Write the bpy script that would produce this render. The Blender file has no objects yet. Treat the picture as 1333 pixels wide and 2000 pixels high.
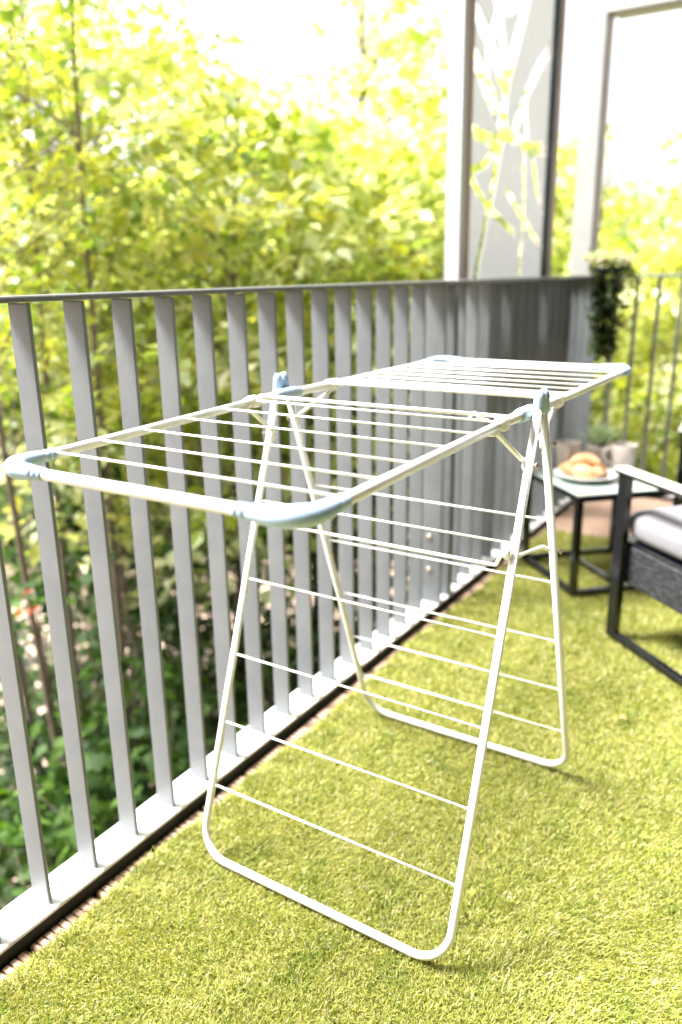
import bpy, math, random
import numpy as np
from mathutils import Vector, Matrix

scene = bpy.context.scene
PI = math.pi
R = math.radians
rng = np.random.default_rng(7)
random.seed(7)

# ------------------------------------------------------------------ camera
YAW, PITCH, ROLL = R(-32.2054), R(16.5209), R(-0.87281)
fw = Vector((math.sin(YAW)*math.cos(PITCH), math.cos(YAW)*math.cos(PITCH), -math.sin(PITCH)))
r0 = Vector((math.cos(YAW), -math.sin(YAW), 0)); u0 = r0.cross(fw)
rt = math.cos(ROLL)*r0 + math.sin(ROLL)*u0
up = -math.sin(ROLL)*r0 + math.cos(ROLL)*u0
CAM = Vector((1.11252, 0.0, 1.11836))
cd = bpy.data.cameras.new("camera"); cam = bpy.data.objects.new("camera", cd)
scene.collection.objects.link(cam); scene.camera = cam
m = Matrix((rt, up, -fw)).transposed().to_4x4(); m.translation = CAM
cam.matrix_world = m
cd.sensor_fit = 'HORIZONTAL'; cd.sensor_width = 24; cd.lens = 1572.15/1333*24
cd.clip_start = 0.05; cd.clip_end = 2000
cd.dof.use_dof = True; cd.dof.focus_distance = 1.25; cd.dof.aperture_fstop = 2.0

# ------------------------------------------------------------------ light
SUN_EL, SUN_AZ = R(57), R(-112)          # azimuth from +Y towards +X
w = bpy.data.worlds.new("World"); scene.world = w; w.use_nodes = True
nt = w.node_tree; nt.nodes.clear()
sky = nt.nodes.new('ShaderNodeTexSky'); sky.sky_type = 'NISHITA'; sky.sun_disc = False
sky.sun_elevation = SUN_EL; sky.sun_rotation = SUN_AZ
sky.air_density = 1.0; sky.dust_density = 4.0
hs = nt.nodes.new('ShaderNodeHueSaturation'); hs.inputs['Saturation'].default_value = 0.15
bg = nt.nodes.new('ShaderNodeBackground'); bg.inputs[1].default_value = 0.10
wo = nt.nodes.new('ShaderNodeOutputWorld')
nt.links.new(sky.outputs[0], hs.inputs['Color']); nt.links.new(hs.outputs[0], bg.inputs[0]); nt.links.new(bg.outputs[0], wo.inputs[0])
sl = bpy.data.lights.new("sun", 'SUN'); sl.energy = 4.4; sl.angle = R(18); sl.color = (1.0, 0.975, 0.94)
so = bpy.data.objects.new("sun", sl); scene.collection.objects.link(so)
sdir = Vector((math.sin(SUN_AZ)*math.cos(SUN_EL), math.cos(SUN_AZ)*math.cos(SUN_EL), math.sin(SUN_EL)))
so.rotation_euler = sdir.to_track_quat('Z', 'Y').to_euler()
so.location = (-3, -2, 6)
vs = scene.view_settings; vs.view_transform = 'Standard'; vs.look = 'None'; vs.gamma = 1; vs.exposure = 2.3

# ------------------------------------------------------------------ helpers
def link(o): scene.collection.objects.link(o); return o
def tag(o, label=None, cat=None, group=None, kind=None):
    if label: o['label'] = label
    if cat: o['category'] = cat
    if group: o['group'] = group
    if kind: o['kind'] = kind
    return o
def empty(name, loc=(0, 0, 0), rz=0):
    o = bpy.data.objects.new(name, None); o.location = loc; o.rotation_euler = (0, 0, rz); o.empty_display_size = .05
    return link(o)

class MB:
    def __init__(s): s.v = []; s.f = []; s.fl = []
    def add(s, verts, faces, flat=False):
        b = len(s.v); s.v += [tuple(p) for p in verts]
        s.f += [tuple(i+b for i in f) for f in faces]; s.fl += [flat]*len(faces)
    def box(s, x0, x1, y0, y1, z0, z1, bev=0.0, M=None):
        if bev <= 0:
            V = [(x, y, z) for z in (z0, z1) for y in (y0, y1) for x in (x0, x1)]
            F = [(0, 2, 3, 1), (4, 5, 7, 6), (0, 1, 5, 4), (2, 6, 7, 3), (0, 4, 6, 2), (1, 3, 7, 5)]
        else:
            b = min(bev, (x1-x0)/2.01, (y1-y0)/2.01, (z1-z0)/2.01)
            # chamfered box via 24 verts
            V = []; idx = {}
            for sx in (0, 1):
                for sy in (0, 1):
                    for sz in (0, 1):
                        X = (x0, x1)[sx]; Y = (y0, y1)[sy]; Z = (z0, z1)[sz]
                        Xi = X + (b if sx == 0 else -b); Yi = Y + (b if sy == 0 else -b); Zi = Z + (b if sz == 0 else -b)
                        idx[(sx, sy, sz, 0)] = len(V); V.append((X, Yi, Zi))
                        idx[(sx, sy, sz, 1)] = len(V); V.append((Xi, Y, Zi))
                        idx[(sx, sy, sz, 2)] = len(V); V.append((Xi, Yi, Z))
            F = []
            for ax in range(3):
                for sd in (0, 1):
                    o = [a for a in range(3) if a != ax]; q = []
                    for c in ((0, 0), (1, 0), (1, 1), (0, 1)):
                        k = [0, 0, 0]; k[ax] = sd; k[o[0]] = c[0]; k[o[1]] = c[1]; q.append(idx[(k[0], k[1], k[2], ax)])
                    F.append(tuple(q))
            for a in range(3):
                for b2 in range(a+1, 3):
                    c = 3-a-b2
                    for sa in (0, 1):
                        for sb in (0, 1):
                            k0 = [0, 0, 0]; k0[a] = sa; k0[b2] = sb; k1 = list(k0); k1[c] = 1
                            F.append((idx[tuple(k0)+(a,)], idx[tuple(k1)+(a,)], idx[tuple(k1)+(b2,)], idx[tuple(k0)+(b2,)]))
            for k in [(i, j, l) for i in (0, 1) for j in (0, 1) for l in (0, 1)]:
                F.append((idx[k+(0,)], idx[k+(1,)], idx[k+(2,)]))
        if M is not None: V = [tuple(M @ Vector(p)) for p in V]
        s.add(V, F, True); return s
    def tube(s, pts, rad, n=12, closed=False, cap=True, flat=None):
        """rad: number or list; flat=(a,b) scales the two section axes"""
        P = [Vector(p) for p in pts]; N = len(P)
        rr = rad if hasattr(rad, '__len__') else [rad]*N
        T = []
        for i in range(N):
            if closed: t = P[(i+1) % N]-P[i-1]
            else: t = P[min(i+1, N-1)]-P[max(i-1, 0)]
            T.append(t.normalized())
        a = Vector((0, 0, 1)) if abs(T[0].z) < .9 else Vector((1, 0, 0))
        nrm = (a - a.dot(T[0])*T[0]).normalized(); V = []
        for i in range(N):
            if i: nrm = (nrm - nrm.dot(T[i])*T[i]).normalized()
            b = T[i].cross(nrm)
            fa, fb = flat if flat else (1, 1)
            for k in range(n):
                an = 2*PI*k/n
                V.append(P[i] + rr[i]*(math.cos(an)*nrm*fa + math.sin(an)*b*fb))
        F = []
        for i in range(N if closed else N-1):
            j = (i+1) % N
            for k in range(n):
                k2 = (k+1) % n; F.append((i*n+k, i*n+k2, j*n+k2, j*n+k))
        if cap and not closed:
            F.append(tuple(range(n))[::-1]); F.append(tuple((N-1)*n+k for k in range(n)))
        s.add(V, F); return s
    def lathe(s, prof, c=(0, 0, 0), n=32, M=None):
        V = []; F = []
        for r_, z in prof:
            for k in range(n):
                a = 2*PI*k/n; p = Vector((r_*math.cos(a), r_*math.sin(a), z))
                if M is not None: p = M @ p
                V.append((p[0]+c[0], p[1]+c[1], p[2]+c[2]))
        for i in range(len(prof)-1):
            for k in range(n):
                k2 = (k+1) % n; F.append((i*n+k, i*n+k2, (i+1)*n+k2, (i+1)*n+k))
        s.add(V, F); return s
    def ball(s, c, r, n=12, sc=(1, 1, 1)):
        pr = [(max(1e-5, r*math.sin(PI*i/8)), -r*math.cos(PI*i/8)) for i in range(9)]
        return s.lathe(pr, c, n, Matrix.Diagonal(sc))
    def build(s, name, mat, parent=None, smooth=True):
        me = bpy.data.meshes.new(name); me.from_pydata(s.v, [], s.f); me.update()
        me.polygons.foreach_set('use_smooth', [smooth and not f for f in s.fl])
        me.materials.append(mat); o = bpy.data.objects.new(name, me)
        if parent: o.parent = parent
        return link(o)

def fillet(pts, r, n=8, closed=False):
    P = [Vector(p) for p in pts]; out = []; N = len(P)
    for i in range(N):
        if not closed and i in (0, N-1): out.append(P[i]); continue
        a = (P[i-1]-P[i]); b = (P[(i+1) % N]-P[i]); la, lb = a.length, b.length; a.normalize(); b.normalize()
        ang = a.angle(b)
        if ang > 3.1: out.append(P[i]); continue
        rad = r[i] if hasattr(r, '__len__') else r
        d = min(rad/math.tan(ang/2), la*.49, lb*.49); rad = d*math.tan(ang/2)
        c = P[i] + (a+b).normalized()*(rad/math.sin(ang/2)); p0 = P[i]+a*d; p1 = P[i]+b*d
        v0 = p0-c; v1 = p1-c; th = v0.angle(v1); ax = v0.cross(v1).normalized()
        for k in range(n+1): out.append(c + Matrix.Rotation(th*k/n, 3, ax) @ v0)
    return out
def densify(P, step):
    out = [Vector(P[0])]
    for a, b in zip(P[:-1], P[1:]):
        a = Vector(a); b = Vector(b); k = max(1, int((b-a).length/step))
        for i in range(1, k+1): out.append(a.lerp(b, i/k))
    return out

# ------------------------------------------------------------------ materials
def mat(name, col, rough=.5, metal=0, noise=0, nscale=20, bump=0, bscale=200, col2=None, spec=.5, coat=0, stretch=None, **kw):
    ma = bpy.data.materials.new(name); ma.use_nodes = True; t = ma.node_tree; b = t.nodes['Principled BSDF']
    b.inputs['Base Color'].default_value = (*col, 1); b.inputs['Roughness'].default_value = rough
    b.inputs['Metallic'].default_value = metal; b.inputs['Specular IOR Level'].default_value = spec
    b.inputs['Coat Weight'].default_value = coat
    tc = t.nodes.new('ShaderNodeTexCoord'); mp = t.nodes.new('ShaderNodeMapping'); t.links.new(tc.outputs['Object'], mp.inputs[0])
    if stretch: mp.inputs['Scale'].default_value = stretch
    if noise or col2:
        nz = t.nodes.new('ShaderNodeTexNoise'); nz.inputs['Scale'].default_value = nscale; nz.inputs['Detail'].default_value = 6
        nz.inputs['Roughness'].default_value = .65
        t.links.new(mp.outputs[0], nz.inputs['Vector'])
        rp = t.nodes.new('ShaderNodeValToRGB'); rp.color_ramp.elements[0].position = .33; rp.color_ramp.elements[1].position = .68
        c2 = col2 or tuple(min(1, c*(1+noise)) for c in col); c1 = col if col2 else tuple(c*(1-noise) for c in col)
        rp.color_ramp.elements[0].color = (*c1, 1); rp.color_ramp.elements[1].color = (*c2, 1)
        t.links.new(nz.outputs['Fac'], rp.inputs[0]); t.links.new(rp.outputs[0], b.inputs['Base Color'])
        mr = t.nodes.new('ShaderNodeMapRange'); mr.inputs[3].default_value = max(0, rough-.12); mr.inputs[4].default_value = min(1, rough+.12)
        t.links.new(nz.outputs['Fac'], mr.inputs[0]); t.links.new(mr.outputs[0], b.inputs['Roughness'])
    if bump:
        n2 = t.nodes.new('ShaderNodeTexNoise'); n2.inputs['Scale'].default_value = bscale; n2.inputs['Detail'].default_value = 3
        t.links.new(mp.outputs[0], n2.inputs['Vector'])
        bm = t.nodes.new('ShaderNodeBump'); bm.inputs['Strength'].default_value = bump; bm.inputs['Distance'].default_value = .002
        t.links.new(n2.outputs['Fac'], bm.inputs['Height']); t.links.new(bm.outputs[0], b.inputs['Normal'])
    return ma

def spotted(name, base, dark, spot, spot_col, rough=.5, sc=90, thr=.69, metal=0):
    """galvanised / painted steel: cloudy tone plus small pale or rusty flecks"""
    ma = mat(name, base, rough, metal, col2=dark, nscale=9, bump=.15, bscale=260)
    t = ma.node_tree; b = t.nodes['Principled BSDF']; src = b.inputs['Base Color'].links[0].from_socket
    tc = [n for n in t.nodes if n.type == 'TEX_COORD'][0]
    nz = t.nodes.new('ShaderNodeTexNoise'); nz.inputs['Scale'].default_value = sc; nz.inputs['Detail'].default_value = 2
    t.links.new(tc.outputs['Object'], nz.inputs['Vector'])
    rp = t.nodes.new('ShaderNodeValToRGB'); rp.color_ramp.elements[0].position = thr; rp.color_ramp.elements[1].position = thr+.05
    mx = t.nodes.new('ShaderNodeMix'); mx.data_type = 'RGBA'
    t.links.new(nz.outputs['Fac'], rp.inputs[0])
    mu = t.nodes.new('ShaderNodeMath'); mu.operation = 'MULTIPLY'; mu.inputs[1].default_value = spot
    t.links.new(rp.outputs[0], mu.inputs[0]); t.links.new(mu.outputs[0], mx.inputs[0])
    t.links.new(src, mx.inputs[6]); mx.inputs[7].default_value = (*spot_col, 1)
    t.links.new(mx.outputs[2], b.inputs['Base Color'])
    return ma

M = {}
M['fin'] = spotted('galvanised_grey_steel', (.122, .138, .150), (.158, .170, .178), .30, (.30, .30, .29), .45, 120, .70)
M['rail'] = spotted('weathered_rail_steel', (.085, .09, .095), (.12, .122, .125), .3, (.45, .43, .38), .4, 60, .68)
M['plate'] = spotted('pale_galvanised_plate', (.60, .60, .59), (.70, .70, .69), .8, (.42, .38, .22), .35, 16, .66)
M['base_shade'] = mat('base_shade_black', (.012, .012, .013), .75, noise=.3, nscale=40)  # black stands in for the shade below the base plates
M['white'] = mat('ivory_powder_coat', (.80, .785, .765), .32, noise=.04, nscale=30, bump=.06, bscale=420, coat=.15)
M['wire'] = mat('ivory_coated_wire', (.84, .83, .79), .35, noise=.03, nscale=30)
M['cap'] = mat('pale_blue_plastic', (.33, .44, .57), .42, noise=.05, nscale=22, bump=.05, bscale=300)
M['bolt'] = mat('dull_steel_bolt', (.42, .36, .31), .35, metal=.8, noise=.2, nscale=90)
M['black'] = mat('charcoal_powder_coat', (.004, .0045, .008), .16, noise=.2, nscale=60, bump=.05, spec=.6)
M['post'] = mat('white_painted_steel', (.50, .505, .51), .4, noise=.05, nscale=7)
M['brown'] = mat('weathered_brown_strip', (.50, .38, .31), .6, col2=(.38, .28, .22), nscale=12, stretch=(1, 1, .3))
M['portal'] = mat('light_grey_steel', (.36, .365, .37), .45, noise=.05, nscale=7)
M['gasket'] = mat('dark_gasket', (.03, .045, .05), .5)
M['screen'] = mat('grey_mesh_fabric', (.74, .75, .76), .8, noise=.06, nscale=14, bump=.3, bscale=600)
def translucent(ma, col, f):
    t = ma.node_tree; b = t.nodes['Principled BSDF']; tr = t.nodes.new('ShaderNodeBsdfTranslucent'); tr.inputs[0].default_value = (*col, 1)
    mx = t.nodes.new('ShaderNodeMixShader'); mx.inputs[0].default_value = f
    t.links.new(b.outputs[0], mx.inputs[1]); t.links.new(tr.outputs[0], mx.inputs[2]); t.links.new(mx.outputs[0], t.nodes['Material Output'].inputs[0])
translucent(M['screen'], (.76, .77, .78), .37)
M['motif'] = mat('white_branch_print', (.90, .90, .90), .6, noise=.03, nscale=30)
M['motif2'] = mat('peach_branch_print', (.80, .66, .48), .6, noise=.06, nscale=30)
M['taupe'] = mat('taupe_edge_trim', (.46, .43, .40), .5, noise=.08, nscale=12)
translucent(M['motif'], (.88, .88, .88), .5)
translucent(M['motif2'], (.86, .72, .52), .5)
M['wood'] = mat('brown_decking', (.27, .17, .12), .65, col2=(.38, .26, .19), nscale=9, bump=.4, bscale=120, stretch=(.35, 4, 4))
M['slab'] = mat('concrete_slab', (.30, .29, .27), .85, noise=.15, nscale=8, bump=.4, bscale=60)
M['cushion'] = mat('light_grey_fabric', (.155, .15, .165), .9, noise=.06, nscale=18, bump=.5, bscale=420)
M['mug'] = mat('taupe_stoneware', (.66, .58, .53), .4, noise=.10, nscale=35, coat=.2)
M['pot'] = mat('grey_beige_clay', (.54, .47, .43), .7, noise=.12, nscale=30)
M['cream'] = mat('cream_arm_sheen', (.50, .48, .42), .4, noise=.07, nscale=14, stretch=(4, .4, 1))  # pale sheen of the armrest tops painted as a cream colour
M['dish'] = mat('cream_glazed_plate', (.84, .86, .82), .25, noise=.04, nscale=20, coat=.3)
M['bread'] = mat('baked_croissant', (.78, .34, .14), .5, col2=(.92, .60, .34), nscale=28, bump=.4, bscale=90, coat=.1)
M['soil'] = mat('potting_soil', (.05, .035, .025), .95, noise=.3, nscale=60)
M['bark'] = mat('grey_brown_bark', (.11, .085, .065), .9, col2=(.19, .15, .115), nscale=14, bump=.6, bscale=50)
M['petal'] = mat('white_petal', (.82, .80, .76), .7, noise=.04, nscale=50)
M['dryleaf'] = mat('dry_brown_leaf', (.42, .24, .12), .7, noise=.2, nscale=50)

def glass_top():
    ma = mat('frosted_green_glass', (.42, .50, .46), .12, noise=.04, nscale=10, coat=.6)
    return ma
M['glass'] = glass_top()
for k_ in ('black',):
    b_ = M[k_].node_tree.nodes['Principled BSDF']; b_.inputs['Coat Weight'].default_value = 0; b_.inputs['Specular IOR Level'].default_value = .7

def wicker():
    ma = mat('grey_woven_wicker', (.05, .05, .055), .55); t = ma.node_tree; b = t.nodes['Principled BSDF']
    mp = [n for n in t.nodes if n.type == 'MAPPING'][0]
    ck = t.nodes.new('ShaderNodeTexNoise'); ck.inputs['Scale'].default_value = 1; mp.inputs['Scale'].default_value = (38, 38, 150)
    t.links.new(mp.outputs[0], ck.inputs['Vector'])
    rp = t.nodes.new('ShaderNodeValToRGB'); rp.color_ramp.elements[0].position = .42; rp.color_ramp.elements[1].position = .62
    rp.color_ramp.elements[0].color = (.005, .005, .007, 1); rp.color_ramp.elements[1].color = (.032, .034, .042, 1)
    t.links.new(ck.outputs['Fac'], rp.inputs[0]); t.links.new(rp.outputs[0], b.inputs['Base Color'])
    return ma
M['wicker'] = wicker()

def leaf_mat(name, trans=.5, rough=.38, tint=(1.24, 1.18, .50)):
    ma = bpy.data.materials.new(name); ma.use_nodes = True; t = ma.node_tree; b = t.nodes['Principled BSDF']; out = t.nodes['Material Output']
    at = t.nodes.new('ShaderNodeAttribute'); at.attribute_name = 'Col'
    t.links.new(at.outputs['Color'], b.inputs['Base Color']); b.inputs['Roughness'].default_value = rough
    tr = t.nodes.new('ShaderNodeBsdfTranslucent'); mu = t.nodes.new('ShaderNodeMix'); mu.data_type = 'RGBA'; mu.blend_type = 'MULTIPLY'
    mu.inputs[0].default_value = 1; mu.inputs[7].default_value = (*tint, 1); t.links.new(at.outputs['Color'], mu.inputs[6])
    t.links.new(mu.outputs[2], tr.inputs[0]); mx = t.nodes.new('ShaderNodeMixShader'); mx.inputs[0].default_value = trans
    t.links.new(b.outputs[0], mx.inputs[1]); t.links.new(tr.outputs[0], mx.inputs[2]); t.links.new(mx.outputs[0], out.inputs[0])
    return ma
M['leaf'] = leaf_mat('tree_leaf', .5, .33)
M['turf'] = leaf_mat('artificial_turf_blade', .35, .55, (1.1, 1.1, .6))

def ground_mat():
    ma = mat('dappled_sandy_ground', (.035, .030, .020), .95, col2=(.60, .44, .35), nscale=4.5, bump=.6, bscale=20)  # sunlit dots and dark shade between plants painted into the sandy colour
    rp = [n for n in ma.node_tree.nodes if n.type == 'VALTORGB'][0]; rp.color_ramp.elements[0].position = .50; rp.color_ramp.elements[1].position = .56
    return ma
M['ground'] = ground_mat()

def np_mesh(name, V, F, mate, cols=None, parent=None, smooth=False):
    """V (n,3), F (m,k) equal sized polygons"""
    me = bpy.data.meshes.new(name); n = len(V); mF, k = F.shape
    me.vertices.add(n); me.vertices.foreach_set('co', V.astype(np.float32).ravel())
    me.loops.add(mF*k); me.loops.foreach_set('vertex_index', F.astype(np.int32).ravel())
    me.polygons.add(mF); me.polygons.foreach_set('loop_start', (np.arange(mF)*k).astype(np.int32))
    me.update(calc_edges=True)
    if cols is not None:
        ca = me.color_attributes.new('Col', 'FLOAT_COLOR', 'POINT')
        c4 = np.ones((n, 4), np.float32); c4[:, :3] = cols; ca.data.foreach_set('color', c4.ravel())
    me.materials.append(mate); o = bpy.data.objects.new(name, me)
    if parent: o.parent = parent
    return link(o)

# ================================================================== STRUCTURE
# ground: one sheet to the horizon, dips gently
g = MB(); G = 40; S = 500
for iy in range(G+1):
    for ix in range(G+1):
        x = (ix/G-.5); y = (iy/G-.5); X = math.copysign(abs(2*x)**2.2, x)*S; Y = math.copysign(abs(2*y)**2.2, y)*S
        g.v.append((X, Y, -3.2+.12*math.sin(X*.7)*math.cos(Y*.5)))
for iy in range(G):
    for ix in range(G):
        a = iy*(G+1)+ix; g.f.append((a, a+1, a+G+2, a+G+1)); g.fl.append(False)
tag(g.build('ground', M['ground']), kind='structure')

sb = MB().box(-.075, 2.598, -1.6, 4.33, -.30, -.06, .006)
tag(sb.build('balcony_slab', M['slab']), kind='structure')

# grooved decking boards, running across the balcony
dk = MB(); y = -1.0; bw = .1525
while y < 4.22:
    ng = 9; pr = [(y+.004, -.058), (y+.004, -.034), (y+.007, -.030)]
    for k in range(ng):
        c = y + .007 + (bw-.008)*(k+.5)/ng; pr += [(c-.0020, -.030), (c-.0014, -.0345), (c+.0014, -.0345), (c+.0020, -.030)]
    pr += [(y+bw-.007, -.030), (y+bw-.004, -.034), (y+bw-.004, -.058)]
    x0 = .012+rng.uniform(-.003, .003); n = len(pr)
    V = [(x0, a, b) for a, b in pr] + [(2.597, a, b) for a, b in pr]
    F = [(i, i+1, n+i+1, n+i) for i in range(n-1)] + [tuple(range(n))]
    dk.add(V, F, True); y += bw
tag(dk.build('deck', M['wood'], smooth=False), kind='structure')

# turf backing mat, wavy edge along the railing
TX0, TX1, TY0, TY1 = .055, 2.59, -.9, 3.43
mt = MB(); N = 60
def edge(y): return TX0 + .006*math.sin(y*5.1) + .004*math.sin(y*17+1)
for i in range(N+1):
    yy = TY0+(TY1-TY0)*i/N
    for x, z in ((edge(yy), -.030), (edge(yy), -.008), (TX1, -.008)): mt.v.append((x, yy, z))
for i in range(N):
    for k in range(2): mt.f.append((3*i+k, 3*i+k+1, 3*i+k+4, 3*i+k+3)); mt.fl.append(True)
mt.add([(edge(TY1), TY1, -.03), (TX1, TY1, -.03), (TX1, TY1, -.008), (edge(TY1), TY1, -.008)], [(0, 1, 2, 3)], True)
M['mat'] = mat('turf_backing', (.22, .23, .06), .95, col2=(.32, .30, .12), nscale=45, bump=.8, bscale=300)
tag(mt.build('turf_mat', M['mat']), kind='structure')

# blades
def blades():
    out = []
    cx, cy = CAM.x, CAM.y
    def inview(x, y):
        d = np.stack([x-cx, y-cy, np.full_like(x, -CAM.z)], 1)
        q2 = d@np.array(fw); q0 = d@np.array(rt); q1 = d@np.array(up)
        u = q0/q2*1572.15; v = q1/q2*1572.15
        return (q2 > .2) & (np.abs(u) < 860) & (v > -1200)
    N0 = 1200000
    x = rng.uniform(.04, 2.3, N0); y = rng.uniform(.15, TY1-.005, N0)
    dd = np.hypot(x-cx, y-cy)
    keep = inview(x, y) & (rng.random(N0) < np.clip((1.35/dd)**1.6, .12, 1)) & (x > TX0+.006*np.sin(y*5.1)+.004*np.sin(y*17+1)+rng.uniform(0, .012, N0))
    x = x[keep]; y = y[keep]; dd = dd[keep]; n = len(x)
    # clumps
    def fbm(x, y, s, seed):
        r = np.random.default_rng(seed); o = 0
        for k in range(7):
            a = r.uniform(0, 2*PI); fr = s*r.uniform(.6, 1.7); o = o + np.sin((x*np.cos(a)+y*np.sin(a))*fr + r.uniform(0, 6))
        return o/7**.5
    cl = fbm(x, y, 55, 3)*.5 + fbm(x, y, 20, 5)*.35 + fbm(x, y, 150, 9)*.4
    far = np.clip(dd/1.35, 1, 3)
    h = rng.uniform(.009, .018, n)*(1+.18*cl); wd = rng.uniform(.0006, .0012, n)*far**.9
    a = rng.uniform(0, 2*PI, n) ; lean = rng.uniform(.25, 1.15, n)
    # gentle common lean, so the pile has a grain
    lx = np.cos(a)*np.sin(lean)+.18+.25*fbm(x, y, 12, 21); ly = np.sin(a)*np.sin(lean)-.12+.25*fbm(x, y, 12, 22); lz = np.cos(lean)
    L = np.sqrt(lx**2+ly**2+lz**2); lx, ly, lz = lx/L, ly/L, lz/L
    sx, sy = -np.sin(a), np.cos(a)
    z0 = np.full(n, -.0075)
    B0 = np.stack([x-sx*wd, y-sy*wd, z0], 1); B1 = np.stack([x+sx*wd, y+sy*wd, z0], 1)
    mx = x+lx*h*.5; my = y+ly*h*.5; mz = z0+(lz*.5+.12)*h
    M0 = np.stack([mx-sx*wd*.8, my-sy*wd*.8, mz], 1); M1 = np.stack([mx+sx*wd*.8, my+sy*wd*.8, mz], 1)
    T0 = np.stack([x+lx*h*1.05-sx*wd*.15, y+ly*h*1.05-sy*wd*.15, z0+lz*h], 1); T1 = T0+np.stack([sx*wd*.3, sy*wd*.3, 0*x], 1)
    V = np.stack([B0, B1, M0, M1, T0, T1], 1).reshape(-1, 3)
    i = np.arange(n)*6; F = np.concatenate([np.stack([i, i+1, i+3, i+2], 1), np.stack([i+2, i+3, i+5, i+4], 1)])
    pal = np.array([(.32, .335, .055), (.41, .405, .08), (.21, .27, .04), (.49, .47, .16), (.58, .54, .28), (.70, .64, .42)])
    pr = np.array([.32, .26, .20, .12, .07, .03])
    k = rng.choice(6, n, p=pr); k = np.where((cl > .75) & (rng.random(n) < .5), 2, k); k = np.where((cl < -.6) & (rng.random(n) < .35), 3, k)
    c = pal[k]*rng.uniform(.8, 1.2, (n, 1))
    return V, F, np.repeat(c, 6, 0)
V, F, c = blades()
tag(np_mesh('artificial_grass', V, F, M['turf'], c), 'short yellow green artificial turf with straw coloured curls covering the balcony floor', 'grass', kind='stuff')
print('blade faces', len(F))

# ================================================================== RAILINGS
FX0, FX1 = -.061, -.012
def fin(y, x0=FX0, x1=FX1, t=.0075, z0=.0, z1=1.080):
    return MB().box(x0, x1, y-t, y, z0, z1, .0015)
def bay(name, label, ys, y0, y1, wide=None):
    e = empty(name, (0, (y0+y1)/2, 0)); oy = (y0+y1)/2
    tag(e, label, 'railing', 'grey steel balcony railing bays')
    def B(mb, nm, mt_):
        o = mb.build(nm, mt_, e); o.data.transform(Matrix.Translation((0, -oy, 0))); return o
    B(MB().box(-.082, .002, y0, y1, 1.082, 1.0915, .002), 'handrail', M['rail'])
    B(MB().box(-.080, .004, y0, y1, -.009, -.001, .0015), 'base_plate', M['plate'])
    B(MB().box(-.076, .0015, y0+.002, y1-.002, -.058, -.0095, .001), 'base_shade_channel', M['base_shade'])  # dark strip added where the plate edge lies in shade
    for yy in ys: B(fin(yy), 'baluster', M['fin'])
    for yy, x0, x1, t in (wide or []):
        p = B(fin(yy, x0, x1, t, -.0005, 1.0805), 'post', M['fin'])
        for z in (.12, .24):
            bm = MB(); bm.lathe([(1e-4, .005), (.009, .004), (.0105, 0), (.0105, -.002)], (0, 0, 0), 10, Matrix.Rotation(PI/2, 3, 'X'))
            o = bm.build('bolt', M['bolt'], p); o.data.transform(Matrix.Translation(((x0+x1)/2-.005, yy-t-oy, z)))
    return e
Y0, SP = .7538, .10992
bay('balcony_railing', 'near bay of grey steel railing beside the clothes airer, above the white base plate', [Y0+SP*i for i in range(-14, 15)], -.90, 2.492,
    [(2.408, -.070, .006, .012), (2.490, -.068, .000, .008)])
bay('balcony_railing', 'far bay of grey steel railing under the tall screen, ending at the hanging plant', [2.60+SP*i for i in range(0, 15)], 2.500, 4.255,
    [(2.512, -.068, .000, .008), (4.25, -.066, -.006, .012)])
# far railing across the end of the balcony
e = empty('balcony_railing', (1.6, 4.31, 0)); tag(e, 'end railing of thin uprights behind the side table, to the right of the hanging plant', 'railing', 'grey steel balcony railing bays')
def B3(mb, nm, mt_): o = mb.build(nm, mt_, e); o.data.transform(Matrix.Translation((-1.6, -4.31, 0))); return o
B3(MB().box(.010, 2.59, 4.262, 4.345, 1.080, 1.092, .002), 'handrail', M['fin'])
B3(MB().box(.008, 2.59, 4.262, 4.345, -.009, -.001, .0015), 'base_plate', M['plate'])
B3(MB().box(.012, 2.59, 4.268, 4.340, -.058, -.0095, .001), 'base_shade_channel', M['base_shade'])
x = .055
while x < 2.57:
    B3(MB().box(x, x+.012, 4.275, 4.325, .0, 1.078, .0015), 'baluster', M['fin']); x += .1045

bd = empty('building', (2.6, 1.5, -3.2)); tag(bd, 'unseen warm brick apartment wall with a glazed balcony door, added to shade the balcony', 'building')  # unseen building, added to keep sky light off the inner faces
def LB(mb, nm, mt_, par=None): o = mb.build(nm, mt_, par or bd); o.data.transform(Matrix.Translation((-2.6, -1.5, 3.2))); return o
M['brick'] = mat('warm_brick', (.10, .075, .065), .85, col2=(.14, .10, .085), nscale=10, bump=.5, bscale=60)
for (y0, y1, z0, z1) in ((-3, .4, -3.2, 6), (.4, 2.6, -3.2, -.03), (.4, 2.6, 2.2, 6), (2.6, 5.5, -3.2, 6)):
    LB(MB().box(2.6, 2.9, y0+.001, y1-.001, z0+.001, z1-.001), 'wall', M['brick'])
dr = LB(MB().box(2.66, 2.70, .46, 2.54, .03, 2.14, .003), 'door', M['glass'])
LB(MB().box(.05, 2.6, -1.7, 4.4, 2.72, 2.95, .004), 'unseen_overhang', M['slab'])  # unseen, added to block sky light from overhead
LB(MB().box(.0, 2.599, -1.9, -1.701, -.3, 2.95, .004), 'unseen_side_wall', M['brick'])  # unseen, added to block low light from behind the camera
for (y0, y1, z0, z1) in ((.402, .46, -.028, 2.198), (2.54, 2.598, -.028, 2.198), (.461, 2.539, 2.14, 2.198), (.461, 2.539, -.028, .03), (1.47, 1.53, .031, 2.139)):
    LB(MB().box(2.64, 2.72, y0, y1, z0, z1, .003), 'door_frame', M['black'])

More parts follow.
